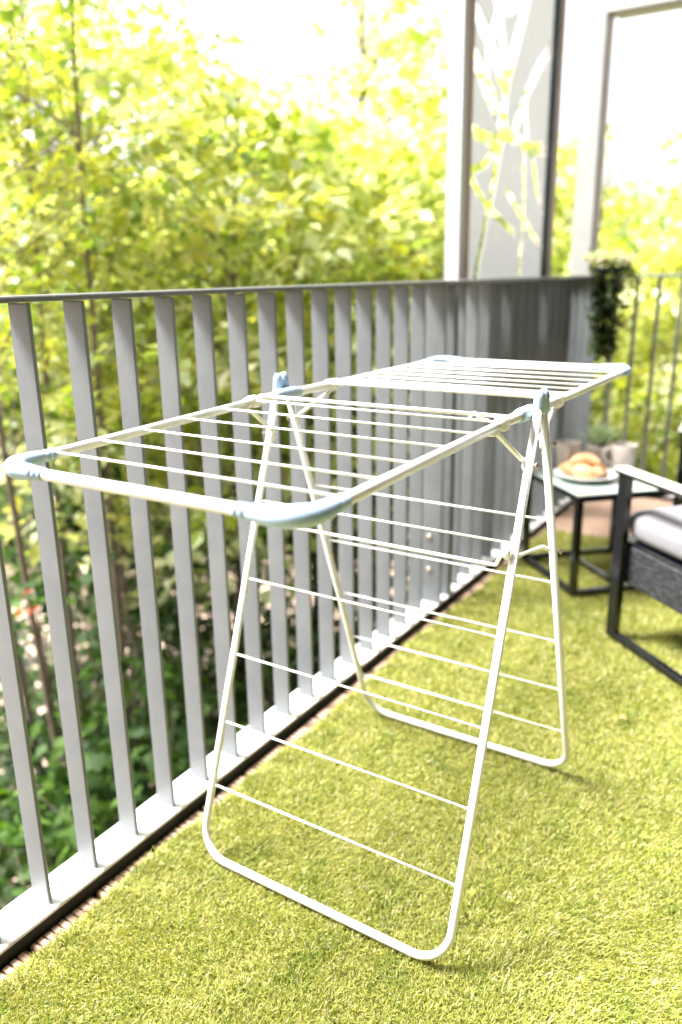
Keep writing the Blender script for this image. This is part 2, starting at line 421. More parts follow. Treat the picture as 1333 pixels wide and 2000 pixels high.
# ================================================================== PORTAL + SCREEN
sc = empty('privacy_screen', (-.14, 3.28, -.3)); tag(sc, 'tall narrow screen with a white branch pattern between two posts, behind the railing', 'screen')
def L(mb, nm, mt_, par, off, smooth=True):
    o = mb.build(nm, mt_, par, smooth); o.data.transform(Matrix.Translation([-k for k in off])); return o
so_ = (-.14, 3.28, -.3)
L(MB().box(-.176, -.121, 2.772, 2.812, -.3, 2.70, .002), 'post', M['post'], sc, so_)
L(MB().box(-.172, -.120, 2.8125, 2.858, -.3, 2.70, .002), 'edge_strip', M['brown'], sc, so_)
L(MB().box(-.150, -.112, 3.706, 3.735, -.3, 2.70, .002), 'gasket', M['gasket'], sc, so_)
L(MB().box(-.176, -.118, 3.736, 3.812, -.3, 2.70, .002), 'edge_strip', M['brown'], sc, so_)
wl = [([(3.08, 1.36), (3.13, 1.50), (3.18, 1.64), (3.20, 1.82), (3.10, 2.02), (2.95, 2.2), (2.88, 2.4)], .045, .08),
      ([(3.20, 1.82), (3.30, 1.98), (3.40, 2.15), (3.55, 2.4)], .08, .05), ([(3.18, 1.66), (3.02, 1.75), (2.87, 1.84)], .10, .06),
      ([(3.18, 1.62), (3.35, 1.62), (3.52, 1.60), (3.70, 1.63)], .04, .06), ([(2.87, 1.60), (3.02, 1.585), (3.18, 1.60)], .05, .04),
      ([(3.16, 1.80), (3.02, 1.90), (2.87, 1.98)], .07, .06), ([(3.28, 1.62), (3.40, 1.78), (3.55, 1.92), (3.70, 2.02)], .05, .05),
      ([(3.26, 1.42), (3.38, 1.36), (3.55, 1.28), (3.69, 1.22)], .035, .03), ([(3.42, 1.60), (3.44, 1.45), (3.46, 1.30)], .03, .03), ([(3.18, 1.62), (3.02, 1.50), (2.87, 1.46)], .04, .03), ([(3.40, 1.78), (3.46, 1.62)], .04, .04), ([(3.52, 1.60), (3.60, 1.45), (3.70, 1.36)], .04, .03), ([(3.02, 1.75), (3.00, 1.90)], .04, .04), ([(3.40, 2.15), (3.22, 2.05), (3.10, 2.02)], .04, .04),
      ([(3.02, 1.90), (3.12, 2.05), (3.28, 2.2), (3.32, 2.5), (3.25, 3.0)], .05, .08), ([(3.32, 2.4), (3.5, 2.6), (3.7, 2.8)], .06, .05), ([(3.3, 2.6), (3.05, 2.8), (2.87, 2.95)], .06, .05)]
pl = [([(2.865, 1.455), (2.96, 1.40), (3.07, 1.345), (3.20, 1.31), (3.34, 1.27)], .035, .03), ([(3.06, 1.35), (3.02, 1.24), (2.97, 1.13), (2.95, 1.0)], .035, .04), ([(3.44, 1.28), (3.43, 1.15), (3.42, 1.0)], .03, .03)]
# laser-cut sheet: branch shaped openings through a thin panel
cw = .0075; ys_ = np.arange(2.860, 3.704, cw); zs_ = np.arange(.72, 2.69, cw)
YY, ZZ = np.meshgrid(ys_+cw/2, zs_+cw/2, indexing='ij'); cut = np.zeros(YY.shape, bool)
for pts, w0, w1 in wl+pl:
    for i in range(len(pts)-1):
        (a0, b0), (a1, b1) = pts[i], pts[i+1]; du, dv = a1-a0, b1-b0; t = np.clip(((YY-a0)*du+(ZZ-b0)*dv)/(du*du+dv*dv), 0, 1)
        wd_ = (w0+(w1-w0)*(i+t)/(len(pts)-1))/2
        cut |= np.hypot(YY-a0-t*du, ZZ-b0-t*dv) < wd_
cut &= (ZZ > 1.0) & (YY > 2.875) & (YY < 3.690)
pm = MB(); vi = {}
def vid(i, k):
    if (i, k) not in vi: vi[(i, k)] = len(pm.v); pm.v.append((-.1340, ys_[0]+i*cw, zs_[0]+k*cw))
    return vi[(i, k)]
for i in range(len(ys_)):
    k = 0
    while k < len(zs_):
        if cut[i, k]: k += 1; continue
        pm.f.append((vid(i, k), vid(i+1, k), vid(i+1, k+1), vid(i, k+1))); pm.fl.append(True); k += 1
po_ = L(pm, 'cut_panel', M['screen'], sc, so_)
sm_ = po_.modifiers.new('thickness', 'SOLIDIFY'); sm_.thickness = .003

po = (-.18, 4.56, -.3)
pf = empty('portal_frame', po); tag(pf, 'white steel corner post carrying a beam over the far end of the balcony', 'frame')
L(MB().box(-.238, -.132, 4.50, 4.62, -3.2, 2.325, .003), 'post', M['portal'], pf, po)
L(MB().box(-.1315, -.118, 4.515, 4.585, -3.2, 2.3245, .002), 'edge_strip', M['taupe'], pf, po)
L(MB().box(-.245, 2.59, 4.50, 4.62, 2.326, 2.56, .003), 'beam', M['post'], pf, po)
L(MB().box(-.10, 2.59, 4.515, 4.605, 2.312, 2.3255, .002), 'beam_strip', M['taupe'], pf, po)

# ================================================================== CLOTHES AIRER
AO = (.4183, 1.3083, 0)
A = empty('clothes_airer', AO, -.0127); tag(A, 'large ivory folding clothes airer with pale blue corner caps, standing on the turf', 'clothes airer')
WL, WT = .2693, .2474; FA, FB, ZA, ZF = .3193, .331, .912, .0105
TR = .0073
def legframe(sg, dist, wl):
    ap = Vector((0, sg*.010, ZA)); ft = Vector((0, sg*dist, ZF))
    P = [(-wl, ap.y, ap.z), (-wl, ft.y, ft.z), (wl, ft.y, ft.z), (wl, ap.y, ap.z)]
    return MB().tube(fillet(P, .062, 10), TR, 14), ap, ft
ff, fap, fft = legframe(-1, FA, WL); fo = ff.build('front_leg_frame', M['white'], A)
bf, bap, bft = legframe(1, FB, WL-.0015); bo = bf.build('back_leg_frame', M['white'], A)
def onleg(ap, ft, z): t = (ap.z-z)/(ap.z-ft.z); return ap.lerp(ft, t)
for z in (.686, .537, .392, .263, .141):
    p = onleg(fap, fft, z); MB().tube([(-WL, p.y, p.z), (WL, p.y, p.z)], .0021, 8).build('rung', M['wire'], A)
for z in (.678, .538, .391, .258, .133):
    p = onleg(bap, bft, z); MB().tube([(-WL, p.y, p.z), (WL, p.y, p.z)], .0021, 8).build('rung', M['wire'], A)
# locking rod: crosses in front, bends at each leg and runs back to the rear legs
f1 = onleg(fap, fft, .668); b1 = onleg(bap, bft, .617)
LP = [(-WL+.012, b1.y-.004, .616), (-WL+.014, b1.y-.022, .625), (-WL+.013, f1.y+.03, .650), (-WL+.012, f1.y-.013, .652), (-WL+.030, f1.y-.014, .650),
      (WL-.026, f1.y-.014, .650), (WL-.016, f1.y-.014, .672), (WL-.012, f1.y+.0, .660), (WL-.013, f1.y+.07, .645), (WL-.014, b1.y-.022, .625), (WL-.004, b1.y-.004, .614)]
MB().tube(fillet(LP, .006, 4), .0032, 8).build('locking_rod', M['white'], A)

ZT = .889
Z1, Z2 = ZT, ZT+.002
def wing(name, v0, v1, za, zb):
    P = [(-WT, v0, za), (-WT, v1, zb), (WT, v1, zb), (WT, v0, za)]
    return MB().tube(fillet(P, .034, 10), .0076, 14).build(name, M['white'], A)
Fy, Fz = -.1255-.5325, ZT-.0144; By, Bz = .1604+.5112, ZT+.0025
fwing = wing('front_wing_frame', -.118, Fy, Z1, Fz); bwing = wing('back_wing_frame', .152, By, Z1, Bz)
for sg in (-1, 1):
    MB().tube([(sg*WT, -.140, ZT+.001), (sg*WT, .170, ZT+.001)], .0086, 14).build('centre_rail', M['white'], A)
def wzf(v): return Z1+(Fz-Z1)*(v+.118)/(Fy+.118)
def wzb(v): return Z1+(Bz-Z1)*(v-.152)/(By-.152)
for v, fn in [(k-1.3083, wzf) for k in (.733, .816, .902, 1.0, 1.095)] + [(-.122, wzf)]:
    z = fn(v)+.0035; MB().tube([(-WT, v, z), (WT, v, z)], .0019, 8).build('drying_wire', M['wire'], fwing)
for v in [k-1.3083 for k in (1.535, 1.595, 1.66, 1.73, 1.805, 1.885)]:
    z = wzb(v)+.0035; MB().tube([(-WT, v, z), (WT, v, z)], .0019, 8).build('drying_wire', M['wire'], bwing)
for v in (-.098, .125, .160):
    MB().tube([(-WT, v, ZT+.0085), (WT, v, ZT+.0085)], .0034, 10).build('pivot_rod', M['white'], A)
# hook standing on the pivot wire near the right hand rail
MB().tube(fillet([(WT-.055, -.120, ZT+.003), (WT-.048, -.115, ZT+.018), (WT-.036, -.122, ZT+.006), (WT-.020, -.122, ZT+.004)], .006, 4), .0028, 8).build('hook', M['white'], A)

# corner caps
def corner_cap(sx, vy, z, sv, zs):
    a = .088; b = .084; x = sx*WT
    P = fillet([(x, vy-sv*b, z+zs*b), (x, vy, z), (x-sx*a, vy, z)], .040, 14); P = densify(P, .0015)
    s = [0.]
    for i in range(1, len(P)): s.append(s[-1]+(P[i]-P[i-1]).length)
    Lt = s[-1]; rad = []
    for q in s:
        e_ = min(q, Lt-q); r_ = .0098 + .0040*max(0, min(1, (e_-.018)/.055))**.8
        for c_ in (.008, .018): r_ -= .0036*math.exp(-((e_-c_)/.0020)**2)
        if e_ < .004: r_ -= .0016*(1-e_/.004)
        rad.append(r_)
    V = MB().tube(P, rad, 18, flat=(.95, 1.12)); return V
for sx in (-1, 1):
    corner_cap(sx, Fy, Fz, -1, (Z1-Fz)/(.54)).build('corner_cap', M['cap'], fwing)
    corner_cap(sx, By, Bz, 1, 0).build('corner_cap', M['cap'], bwing)
# apex hinge caps: two lobed covers over the tube tops, with a saddle gripping the centre rail
for sg in (-1, 1):
    hc = MB()
    for s2 in (-1, 1):
        P = densify([(sg*WL, s2*.0135, ZA-.020), (sg*WL, s2*.0115, ZA-.006), (sg*WL, s2*.010, ZA+.010), (sg*WL, s2*.0085, ZA+.017)], .004)
        n = len(P); hc.tube(P, [.0084+.0012*min(1, i/2) - (.0042 if i == n-1 else .0012 if i == n-2 else 0) for i in range(n)], 14)
    hc.box(sg*WL-.007, sg*WL+.007, -.012, .012, ZA-.008, ZA+.006, .002)
    h = hc.build('hinge_cap', M['cap'], A)
    sd = MB().tube(densify([(sg*WT, -.052, ZT+.001), (sg*WT, .030, ZT+.001)], .008), [.0105, .0118]+[.0124]*6+[.0118, .0105, .0100], 14)
    sd.box(sg*WT-(.002 if sg > 0 else .020), sg*WT+(.020 if sg > 0 else .002), -.018, .018, ZT-.009, ZT+.011, .003)
    sd.build('rail_clip', M['cap'], A)
# stays from rail to legs, with bolts
for sg in (-1, 1):
    lx = sg*(WL-.012)
    for (leg, v0, vk, zl) in (((fap, fft), -.150, -.128, .817), ((bap, bft), .150, .132, .838)):
        ap, ft = leg; p = onleg(ap, ft, zl-.004); xr = sg*(WT-.001)
        P = fillet([(xr, v0, ZT-.008), (xr, vk, ZT-.016), (lx, p.y, zl), (sg*WL, p.y, zl-.001)], .008, 4)
        MB().tube(P, .0042, 10).build('stay', M['white'], A)
        bz = zl-.006; q = onleg(ap, ft, bz)
        bm = MB().tube([(sg*(WL+.007), q.y, bz), (sg*(WL+.012), q.y, bz)], .0028, 8)
        bm.tube([(sg*(WL+.012), q.y, bz), (sg*(WL+.0135), q.y, bz), (sg*(WL+.0165), q.y, bz)], [.0058, .0062, .0030], 12)
        bm.build('bolt', M['bolt'], A)
        # pressed collar on the inside of the leg
        MB().ball((sg*(WL-.0075), q.y, bz-.002), .0068, 10, (.7, 1, 1.5)).build('collar', M['white'], A)
        # swivel bracket under the rail
        MB().box(xr-.0075, xr+.0075, v0-.012, v0+.012, ZT-.013, ZT-.004, .002).build('bracket', M['white'], A)
    q = b1; bm = MB().tube([(sg*(WL+.007), q.y, .614), (sg*(WL+.012), q.y, .614)], .0028, 8)
    bm.tube([(sg*(WL+.012), q.y, .614), (sg*(WL+.0135), q.y, .614), (sg*(WL+.0165), q.y, .614)], [.0058, .0062, .003], 12); bm.build('bolt', M['bolt'], A)
    MB().tube([(sg*(WL-.008), f1.y-.012, .664), (sg*(WL-.008), f1.y-.012, .684)], [.0058, .0058], 10).build('clip', M['white'], A)
    # blackened spring clips clasping the wing hinges
    for v in (-.116, .150):
        MB().box(sg*WT-.0105, sg*WT+.0105, v-.011, v+.011, ZT-.0105, ZT+.0108, .003).build('wing_hinge', M['white'], A)

# ================================================================== SIDE TABLE
TC = (.385, 2.978, 0); T = empty('side_table', TC, R(45)); tag(T, 'low black framed side table with a frosted glass top, carrying mugs and pastries', 'table')
hs_ = .195; t2 = .0125; zt = .368
fr = MB()
for a, b in (((-1, -1), (1, -1)), ((1, -1), (1, 1)), ((1, 1), (-1, 1)), ((-1, 1), (-1, -1))):
    x0, x1 = sorted((a[0]*hs_, b[0]*hs_)); y0, y1 = sorted((a[1]*hs_, b[1]*hs_))
    if x0 == x1: fr.box(x0-t2, x0+t2, y0+t2+.0005, y1-t2-.0005, zt-.020, zt-.002, .002)
    else: fr.box(x0-t2, x1+t2, y0-t2, y0+t2, zt-.020, zt-.002, .002)
fr.build('top_frame', M['black'], T)
for sx in (-1, 1):
    for sy in (-1, 1): MB().box(sx*hs_-t2, sx*hs_+t2, sy*hs_-t2, sy*hs_+t2, .020, zt-.0205, .002).build('leg', M['black'], T)
# three-sided floor runners
for (x0, x1, y0, y1) in ((-hs_-t2, hs_+t2, -hs_-t2, -hs_+t2), (-hs_-t2, hs_+t2, hs_-t2, hs_+t2), (-hs_-t2, -hs_+t2, -hs_+t2+.0005, hs_-t2-.0005)):
    MB().box(x0, x1, y0, y1, .0015, .0195, .002).build('floor_runner', M['black'], T)
MB().box(-.012, .012, -hs_+t2+.0005, hs_-t2-.0005, .0035, .0180, .002).build('floor_runner', M['black'], T)
MB().box(-hs_-.006, hs_+.006, -hs_-.006, hs_+.006, zt-.0015, zt+.0045, .0015).build('glass_top', M['glass'], T)
ZTOP = zt+.0047

def mug(x, y, rz, label):
    e = empty('mug', (x, y, ZTOP), rz); tag(e, label, 'mug', 'stoneware mugs on the side table')
    MB().lathe([(1e-4, 0), (.034, 0), (.038, .003), (.0425, .030), (.046, .075), (.0475, .105), (.0465, .107), (.0445, .105), (.043, .075), (.039, .030), (.034, .008), (1e-4, .008)], n=36).build('body', M['mug'], e)
    P = [(.043, 0, .088), (.060, 0, .092), (.074, 0, .078), (.076, 0, .056), (.066, 0, .036), (.041, 0, .030)]
    MB().tube(fillet(P, .014, 5), .0062, 10, flat=(1.3, .9)).build('handle', M['mug'], e)
    MB().lathe([(1e-4, .088), (.0438, .088)], n=30).build('coffee', M['soil'], e)
mug(.232, 3.060, R(-75), 'taupe mug nearer the railing, its handle turned to the pastries')
mug(.432, 3.115, R(200), 'taupe mug beside the chair arm, its handle turned left')
e = empty('plant_pot', (.330, 3.160, ZTOP)); tag(e, 'small clay pot of green succulent standing between the two mugs', 'plant pot')
MB().lathe([(1e-4, 0), (.038, 0), (.042, .004), (.050, .070), (.053, .088), (.050, .090), (.046, .088), (.044, .076), (1e-4, .076)], n=32).build('pot', M['pot'], e)
MB().lathe([(1e-4, .079), (.045, .0775)], n=24).build('soil', M['soil'], e)
sm = MB(); cs = []
for k in range(34):
    a = k*2.4; t = k/34; ln = .050+.040*(1-t)*.7+.022*random.random(); el = R(20+60*t)
    d = Vector((math.cos(a)*math.cos(el), math.sin(a)*math.cos(el), math.sin(el)))
    b0 = Vector((0, 0, .080+.02*t))+d*.006
    sm.tube([b0, b0+d*ln*.45+Vector((0, 0, .003)), b0+d*ln*.8+Vector((0, 0, .007)), b0+d*ln+Vector((0, 0, .012))], [.003, .0052, .0036, .0006], 8, flat=(.5, 1.2))
M['succ'] = mat('succulent_green', (.34, .50, .18), .5, col2=(.60, .70, .48), nscale=20)
sm.build('succulent', M['succ'], e)

e = empty('plate', (.335, 2.945, ZTOP)); tag(e, 'round pale plate holding croissants on the side table', 'plate')
MB().lathe([(1e-4, 0), (.060, 0), (.066, .002), (.090, .010), (.112, .020), (.1155, .0225), (.113, .0245), (.090, .0155), (.066, .0065), (1e-4, .006)], n=48).build('dish', M['dish'], e)
def croissant(x, y, z, rz, tilt, s, label):
    e = empty('croissant', (x, y, z), rz); tag(e, label, 'croissant', 'croissants on the plate')
    P = []; rad = []; n = 46
    for i in range(n+1):
        t = i/n; a = R(-62+124*t); P.append(Vector((.060*math.sin(a)*s, .060*(1-math.cos(a))*s*-1+.014*s, 0)))
        q = math.sin(PI*t); base = .006+.0235*q**.9
        st = (t*9) % 1; rad.append(s*base*(.93+.11*(1-st if t < .5 else st)))
    zc = .026*s
    P = [p+Vector((0, 0, zc+.004*math.sin(PI*i/n))) for i, p in enumerate(P)]
    MB().tube(P, rad, 18, flat=(.95, 1.08)).build('pastry', M['bread'], e)
    e.rotation_euler = (tilt, 0, rz)
zc = ZTOP+.008
croissant(.292, 2.955, zc, R(200), 0, .95, 'golden croissant at the left side of the plate')
croissant(.345, 2.905, zc, R(150), 0, 1.0, 'golden croissant at the front of the plate, lowest of the pile')
croissant(.385, 2.965, zc, R(95), 0, .85, 'golden croissant at the right edge of the plate')
croissant(.332, 2.940, zc+.030, R(20), .1, .95, 'golden croissant lying on top of the other pastries')

# ================================================================== CHAIRS
def copy_tree(o, parent=None):
    c = o.copy(); link(c)
    if parent: c.parent = parent
    for ch in o.children[:]: copy_tree(ch, c)
    return c
def make_chair(loc, rz, label):
    """local: origin at the near front leg's foot, +x across the seat, -y towards the back"""
    e = empty('armchair', loc, rz); tag(e, label, 'armchair', 'black framed garden armchairs')
    W = .60; D = .60; H = .548
    def side(x0):
        x1 = x0+.024
        MB().box(x0, x1, -.046, 0, .0245, H-.0205, .003).build('leg', M['black'], e)
        MB().box(x0, x1, -D, -D+.046, .0245, H-.0205, .003).build('leg', M['black'], e)
        MB().box(x0, x1, -D, 0, .0015, .024, .003).build('floor_runner', M['black'], e)
        MB().box(x0-.008, x1+.010, -D-.008, .008, H-.020, H-.0095, .003).build('armrest', M['black'], e)
        MB().box(x0-.010, x1+.012, -D-.01, .010, H-.009, H, .003).build('armrest_sheen_plate', M['cream'], e)  # added cream plate, sky sheen on the arm put into its colour
    side(0); side(W)
    x0, x1 = .030, W-.006
    MB().box(x0, x1, -D+.03, .008, .185, .312, .006).build('seat_frame', M['wicker'], e)
    tr = MB().box(x0-.002, x1+.002, -D+.028, .010, .3125, .322, .003); tr.build('seat_trim', M['black'], e)
    # cushion: puffed rounded slab
    def pad(nm, x0, x1, y0, y1, z0, z1, Mx=None):
        nx = 26; mb = MB(); cx, cy, cz = (x0+x1)/2, (y0+y1)/2, (z0+z1)/2; hx, hy, hz = (x1-x0)/2, (y1-y0)/2, (z1-z0)/2
        V = []; F = []; n1, n2 = 28, 48
        for i in range(n1+1):
            ph = -PI/2+PI*i/n1
            for k in range(n2):
                th = 2*PI*k/n2
                def se(c, p): return math.copysign(abs(c)**p, c)
                cp, sp = se(math.cos(ph), .22), se(math.sin(ph), .6)
                p = Vector((cx+hx*cp*se(math.cos(th), .25), cy+hy*cp*se(math.sin(th), .25), cz+hz*sp))
                p.z += .003*math.sin(p.x*31)*math.cos(p.y*27)
                if Mx is not None: p = Mx @ p
                V.append(p)
        for i in range(n1):
            for k in range(n2):
                k2 = (k+1) % n2; F.append((i*n2+k, i*n2+k2, (i+1)*n2+k2, (i+1)*n2+k))
        mb.add(V, F); return mb.build(nm, M['cushion'], e)
    pad('cushion', x0-.002, x1+.002, -D+.05, .018, .3225, .418)
    Mx = Matrix.Translation((0, -D+.03, .30)) @ Matrix.Rotation(R(14), 4, 'X')
    MB().box(x0, x1, -.02, .02, 0, .46, .006, Mx).build('backrest', M['wicker'], e)
    pad('back_cushion', x0+.01, x1-.01, .022, .10, .11, .47, Mx)
    return e
CD = math.atan2(-.67, .74)
# local -y must point along (.74,-.67): rotation rz with R(0,-1) = (sin rz, -cos rz)
rz = math.atan2(.74, .67)
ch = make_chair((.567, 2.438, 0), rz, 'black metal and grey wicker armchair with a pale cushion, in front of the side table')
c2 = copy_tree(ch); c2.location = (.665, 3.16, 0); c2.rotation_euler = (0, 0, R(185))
c2.location = (1.243, 3.20, 0)
c2['label'] = 'black armchair at the right edge beyond the side table, only its frame edge showing'

# ================================================================== FOLIAGE
def palette(n, pal, var=.18):
    pal = np.array(pal); k = rng.integers(0, len(pal), n); return pal[k]*(1+rng.uniform(-var, var, (n, 1)))
LEAF4 = (np.array([(0, 0, 0), (-.34, .42, .10), (0, 1, -.06), (.34, .42, .10)]), np.array([(0, 3, 2), (0, 2, 1)]))
LOBE = (np.array([(0, 0, 0), (-.25, .12, .03), (-.50, .22, 0), (-.34, .42, .06), (-.42, .70, 0), (-.16, .62, .06), (0, 1.0, -.05), (.16, .62, .06), (.42, .70, 0), (.34, .42, .06), (.50, .22, 0), (.25, .12, .03), (0, .45, .09)]),
        np.array([(12, i, (i+1) % 12) for i in range(12)]))
def leaves(C, dirs, nrm, size, tmpl):
    """C base points, dirs leaf axis, nrm approx normal"""
    T, F = tmpl; n = len(C); k = len(T)
    d = dirs/np.linalg.norm(dirs, axis=1, keepdims=True)
    s = np.cross(d, nrm); s /= np.linalg.norm(s, axis=1, keepdims=True)+1e-9; u = np.cross(s, d)
    V = C[:, None, :] + size[:, None, None]*(T[None, :, 0, None]*s[:, None, :] + T[None, :, 1, None]*d[:, None, :] + T[None, :, 2, None]*u[:, None, :])
    FF = (F[None] + (np.arange(n)*k)[:, None, None]).reshape(-1, 3)
    return V.reshape(-1, 3), FF, k
def AZ(az, d): a = R(az); return CAM.x+d*math.sin(a), CAM.y+d*math.cos(a)

def crown(name, centers, rad, per, size, pal, tmpl, parent, droop=.25, tilt=.45, flat=.35):
    """sprays: flattened, slightly drooping fans of leaves round every twig end"""
    n = len(centers)*per
    C0 = np.repeat(centers, per, 0); R0 = np.repeat(rad, per)
    a = rng.uniform(0, 2*PI, n); q = np.sqrt(rng.random(n))
    off = np.stack([np.cos(a)*q, np.sin(a)*q, rng.normal(0, flat*.5, n)-droop*q**2], 1)*R0[:, None]
    sn = np.repeat(rng.normal(0, .35, (len(centers), 2)), per, 0)     # each spray has a slope of its own
    off[:, 2] += off[:, 0]*sn[:, 0] + off[:, 1]*sn[:, 1]
    C = C0+off
    d = np.stack([np.cos(a), np.sin(a), rng.uniform(-.7, .1, n)], 1) + rng.normal(0, .45, (n, 3))
    nr = np.stack([-sn[:, 0]+rng.normal(0, tilt, n), -sn[:, 1]+rng.normal(0, tilt, n), np.ones(n)], 1)
    sz = size*rng.uniform(.55, 1.25, n)
    V, F, k = leaves(C, d, nr, sz, tmpl)
    tone = np.repeat(palette(len(centers), pal, .12), per, 0)*.6 + palette(n, pal)*.4
    return np_mesh(name, V, F, M['leaf'], np.repeat(np.clip(tone, 0, 1), k, 0), parent)

M['shrub'] = leaf_mat('shrub_leaf', .36, .6, (1.05, 1.15, .3))
M['shrub'].node_tree.nodes['Principled BSDF'].inputs['Specular IOR Level'].default_value = .22
def tree(az, d, top, bottom, rx, nsp, size, pal, label, cat='tree', name='tree', stems=1, sprR=(.16, .34), per=26, tmpl=LEAF4, ground=-3.2, lean=0, trunk_r=.05, shape=1.0, tilt=.45, group='trees beyond the railing', thin=0):
    x, y = AZ(az, d); e = empty(name, (x, y, ground)); tag(e, label, cat, group)
    H = top-ground; b = bottom-ground
    if cat == 'shrub': trunk_r *= .6
    # spray centres in a lumpy ellipsoid, with the top tapering
    P = []
    lob = rng.normal(0, 1, (9, 3)); lob /= np.linalg.norm(lob, axis=1, keepdims=True); la = rng.uniform(-.25, .30, 9)
    while len(P) < nsp:
        v = rng.normal(0, 1, 3); v /= np.linalg.norm(v); rr = rng.random()**.42
        k = 1+float((np.maximum(0, lob@v)**6)@la); v = v*rr*k
        z = (v[2]*.5+.5)
        taper = 1-.45*shape*max(0, z-.45)
        p = np.array([v[0]*rx*taper, v[1]*rx*taper, b+(H-b)*z*.96])
        if thin and rng.random() < thin*max(0, z-.4)*1.6: continue
        P.append(p)
    P = np.array(P)
    tb = MB(); br = MB()
    for s in range(stems):
        a = 2*PI*s/stems+.6; o = .10*(stems > 1); sp = rx*.35*(stems > 1)
        pts = []; hh = H*.93*(1-.12*s/stems)
        for i in range(9):
            t = i/8; pts.append((math.cos(a)*(o+sp*t)+.06*math.sin(t*5+s)+lean*t, math.sin(a)*(o+sp*t)+.06*math.cos(t*4+s*2), hh*t))
        tb.tube(pts, [trunk_r*(1.25-.3*min(1, i/2))*(1-.82*i/8) for i in range(9)], 9)
        own = [p for i, p in enumerate(P) if i % stems == s]
        for p in own:
            zt_ = max(b*.5, p[2]-rx*.45*rng.uniform(.6, 1.2)); t = min(.97, zt_/hh); i = min(7, int(t*8)); f_ = t*8-i
            q = Vector(pts[i]).lerp(Vector(pts[i+1]), f_); pv = Vector(p); mid = q.lerp(pv, .5)+Vector((0, 0, .06*rx))
            r_ = trunk_r*.08+(.0015 if cat == 'tree' else .0006)
            br.tube([q, mid, pv, pv+(pv-mid)*.25], [r_, r_*.65, r_*.35, .0015], 5, cap=False)
    tb.build('trunk', M['bark'], e); br.build('branches', M['bark'], e)
    o = crown('crown', P, rng.uniform(sprR[0], sprR[1], nsp), int(per*1.45) if cat == 'tree' else per, size*(.86 if cat == 'tree' else 1), pal, tmpl, e, tilt=tilt)
    if cat == 'shrub': o.data.materials[0] = M['shrub']
    return e
YG = [(.42, .49, .06), (.53, .55, .08), (.27, .37, .04), (.58, .58, .15)]      # young yellow green
MG = [(.14, .24, .035), (.19, .29, .04), (.09, .17, .03), (.24, .33, .05)]     # mid green
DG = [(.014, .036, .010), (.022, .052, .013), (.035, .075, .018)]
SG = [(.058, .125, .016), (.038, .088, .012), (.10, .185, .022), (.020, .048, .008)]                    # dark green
PG = [(.68, .73, .52), (.76, .79, .60), (.44, .52, .20), (.22, .33, .06)]       # pale green, white gloss of the leaf tops painted into the colour

tree(-53, 4.0, 3.6, .2, 1.1, 170, .066, YG+MG+MG, 'slender yellow green tree with thin upright stems at the far left, reaching the top edge', stems=4, trunk_r=.028, thin=.3)
tree(-44, 4.6, 2.55, -.4, 1.25, 190, .115, PG+PG+YG, 'pale leaved spreading tree behind the middle of the near railing bay', stems=2, trunk_r=.045, thin=.35, tilt=.28)
tree(-34.5, 5.2, 2.45, -.6, 1.25, 190, .120, PG+PG+YG, 'pale leaved tree directly behind the airer hinge, leaves in flat white layers', stems=1, trunk_r=.055, thin=.3, tilt=.28)
tree(-26, 5.6, 2.7, -.7, 1.15, 180, .110, PG+PG+YG, 'pale green tree left of the tall screen, with dark hanging leaves near its post', stems=2, trunk_r=.05, thin=.3)
tree(-51, 7.5, 4.2, -.8, 1.6, 190, .105, YG, 'tall yellow green tree behind the slender stems at the left', stems=1, trunk_r=.09, thin=.3)
tree(-30, 9.5, 4.5, -.8, 1.3, 230, .11, YG, 'tall yellow tree crown standing out against the sky left of the screen', stems=1, trunk_r=.1, thin=.25)
tree(-40, 9.0, 3.2, -1.0, 2.0, 200, .11, YG+MG, 'broad yellow green tree lower than its neighbours, far behind the airer', stems=1, trunk_r=.09)
tree(-18.5, 8.5, 2.6, -1.0, 1.7, 220, .10, YG, 'bushy yellow green tree seen between the screen and the corner post', stems=2, trunk_r=.07)
tree(-11, 7.2, 1.9, -1.6, 1.5, 230, .10, YG+PG, 'leafy yellow tree behind the end railing, right of the corner post', stems=2, trunk_r=.06)
tree(-5.5, 8.6, 3.0, -1.2, 1.5, 170, .10, YG, 'sparse tree at the right edge with thin twigs against the white sky', stems=2, trunk_r=.06, thin=.5)
# shrubs below balcony level
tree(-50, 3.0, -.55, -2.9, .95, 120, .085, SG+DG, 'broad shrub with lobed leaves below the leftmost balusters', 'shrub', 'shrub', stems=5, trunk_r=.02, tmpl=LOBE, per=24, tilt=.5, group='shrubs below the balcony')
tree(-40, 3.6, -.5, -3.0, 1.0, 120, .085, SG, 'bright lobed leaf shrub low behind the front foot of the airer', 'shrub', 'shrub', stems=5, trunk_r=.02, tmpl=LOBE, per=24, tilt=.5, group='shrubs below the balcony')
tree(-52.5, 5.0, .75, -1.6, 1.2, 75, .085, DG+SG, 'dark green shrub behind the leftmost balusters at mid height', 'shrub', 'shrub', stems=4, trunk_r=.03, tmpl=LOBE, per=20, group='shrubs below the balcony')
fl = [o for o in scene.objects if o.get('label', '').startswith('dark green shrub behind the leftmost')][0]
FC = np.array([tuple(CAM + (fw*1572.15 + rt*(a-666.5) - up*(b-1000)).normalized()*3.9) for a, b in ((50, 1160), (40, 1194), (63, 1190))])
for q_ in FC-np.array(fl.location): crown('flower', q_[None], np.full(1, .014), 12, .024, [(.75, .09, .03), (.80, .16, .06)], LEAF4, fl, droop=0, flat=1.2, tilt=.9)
tree(-33, 4.9, .8, -2.0, 1.2, 85, .085, SG+DG, 'mid green shrub seen between balusters below the airer top', 'shrub', 'shrub', stems=4, trunk_r=.03, group='shrubs below the balcony')
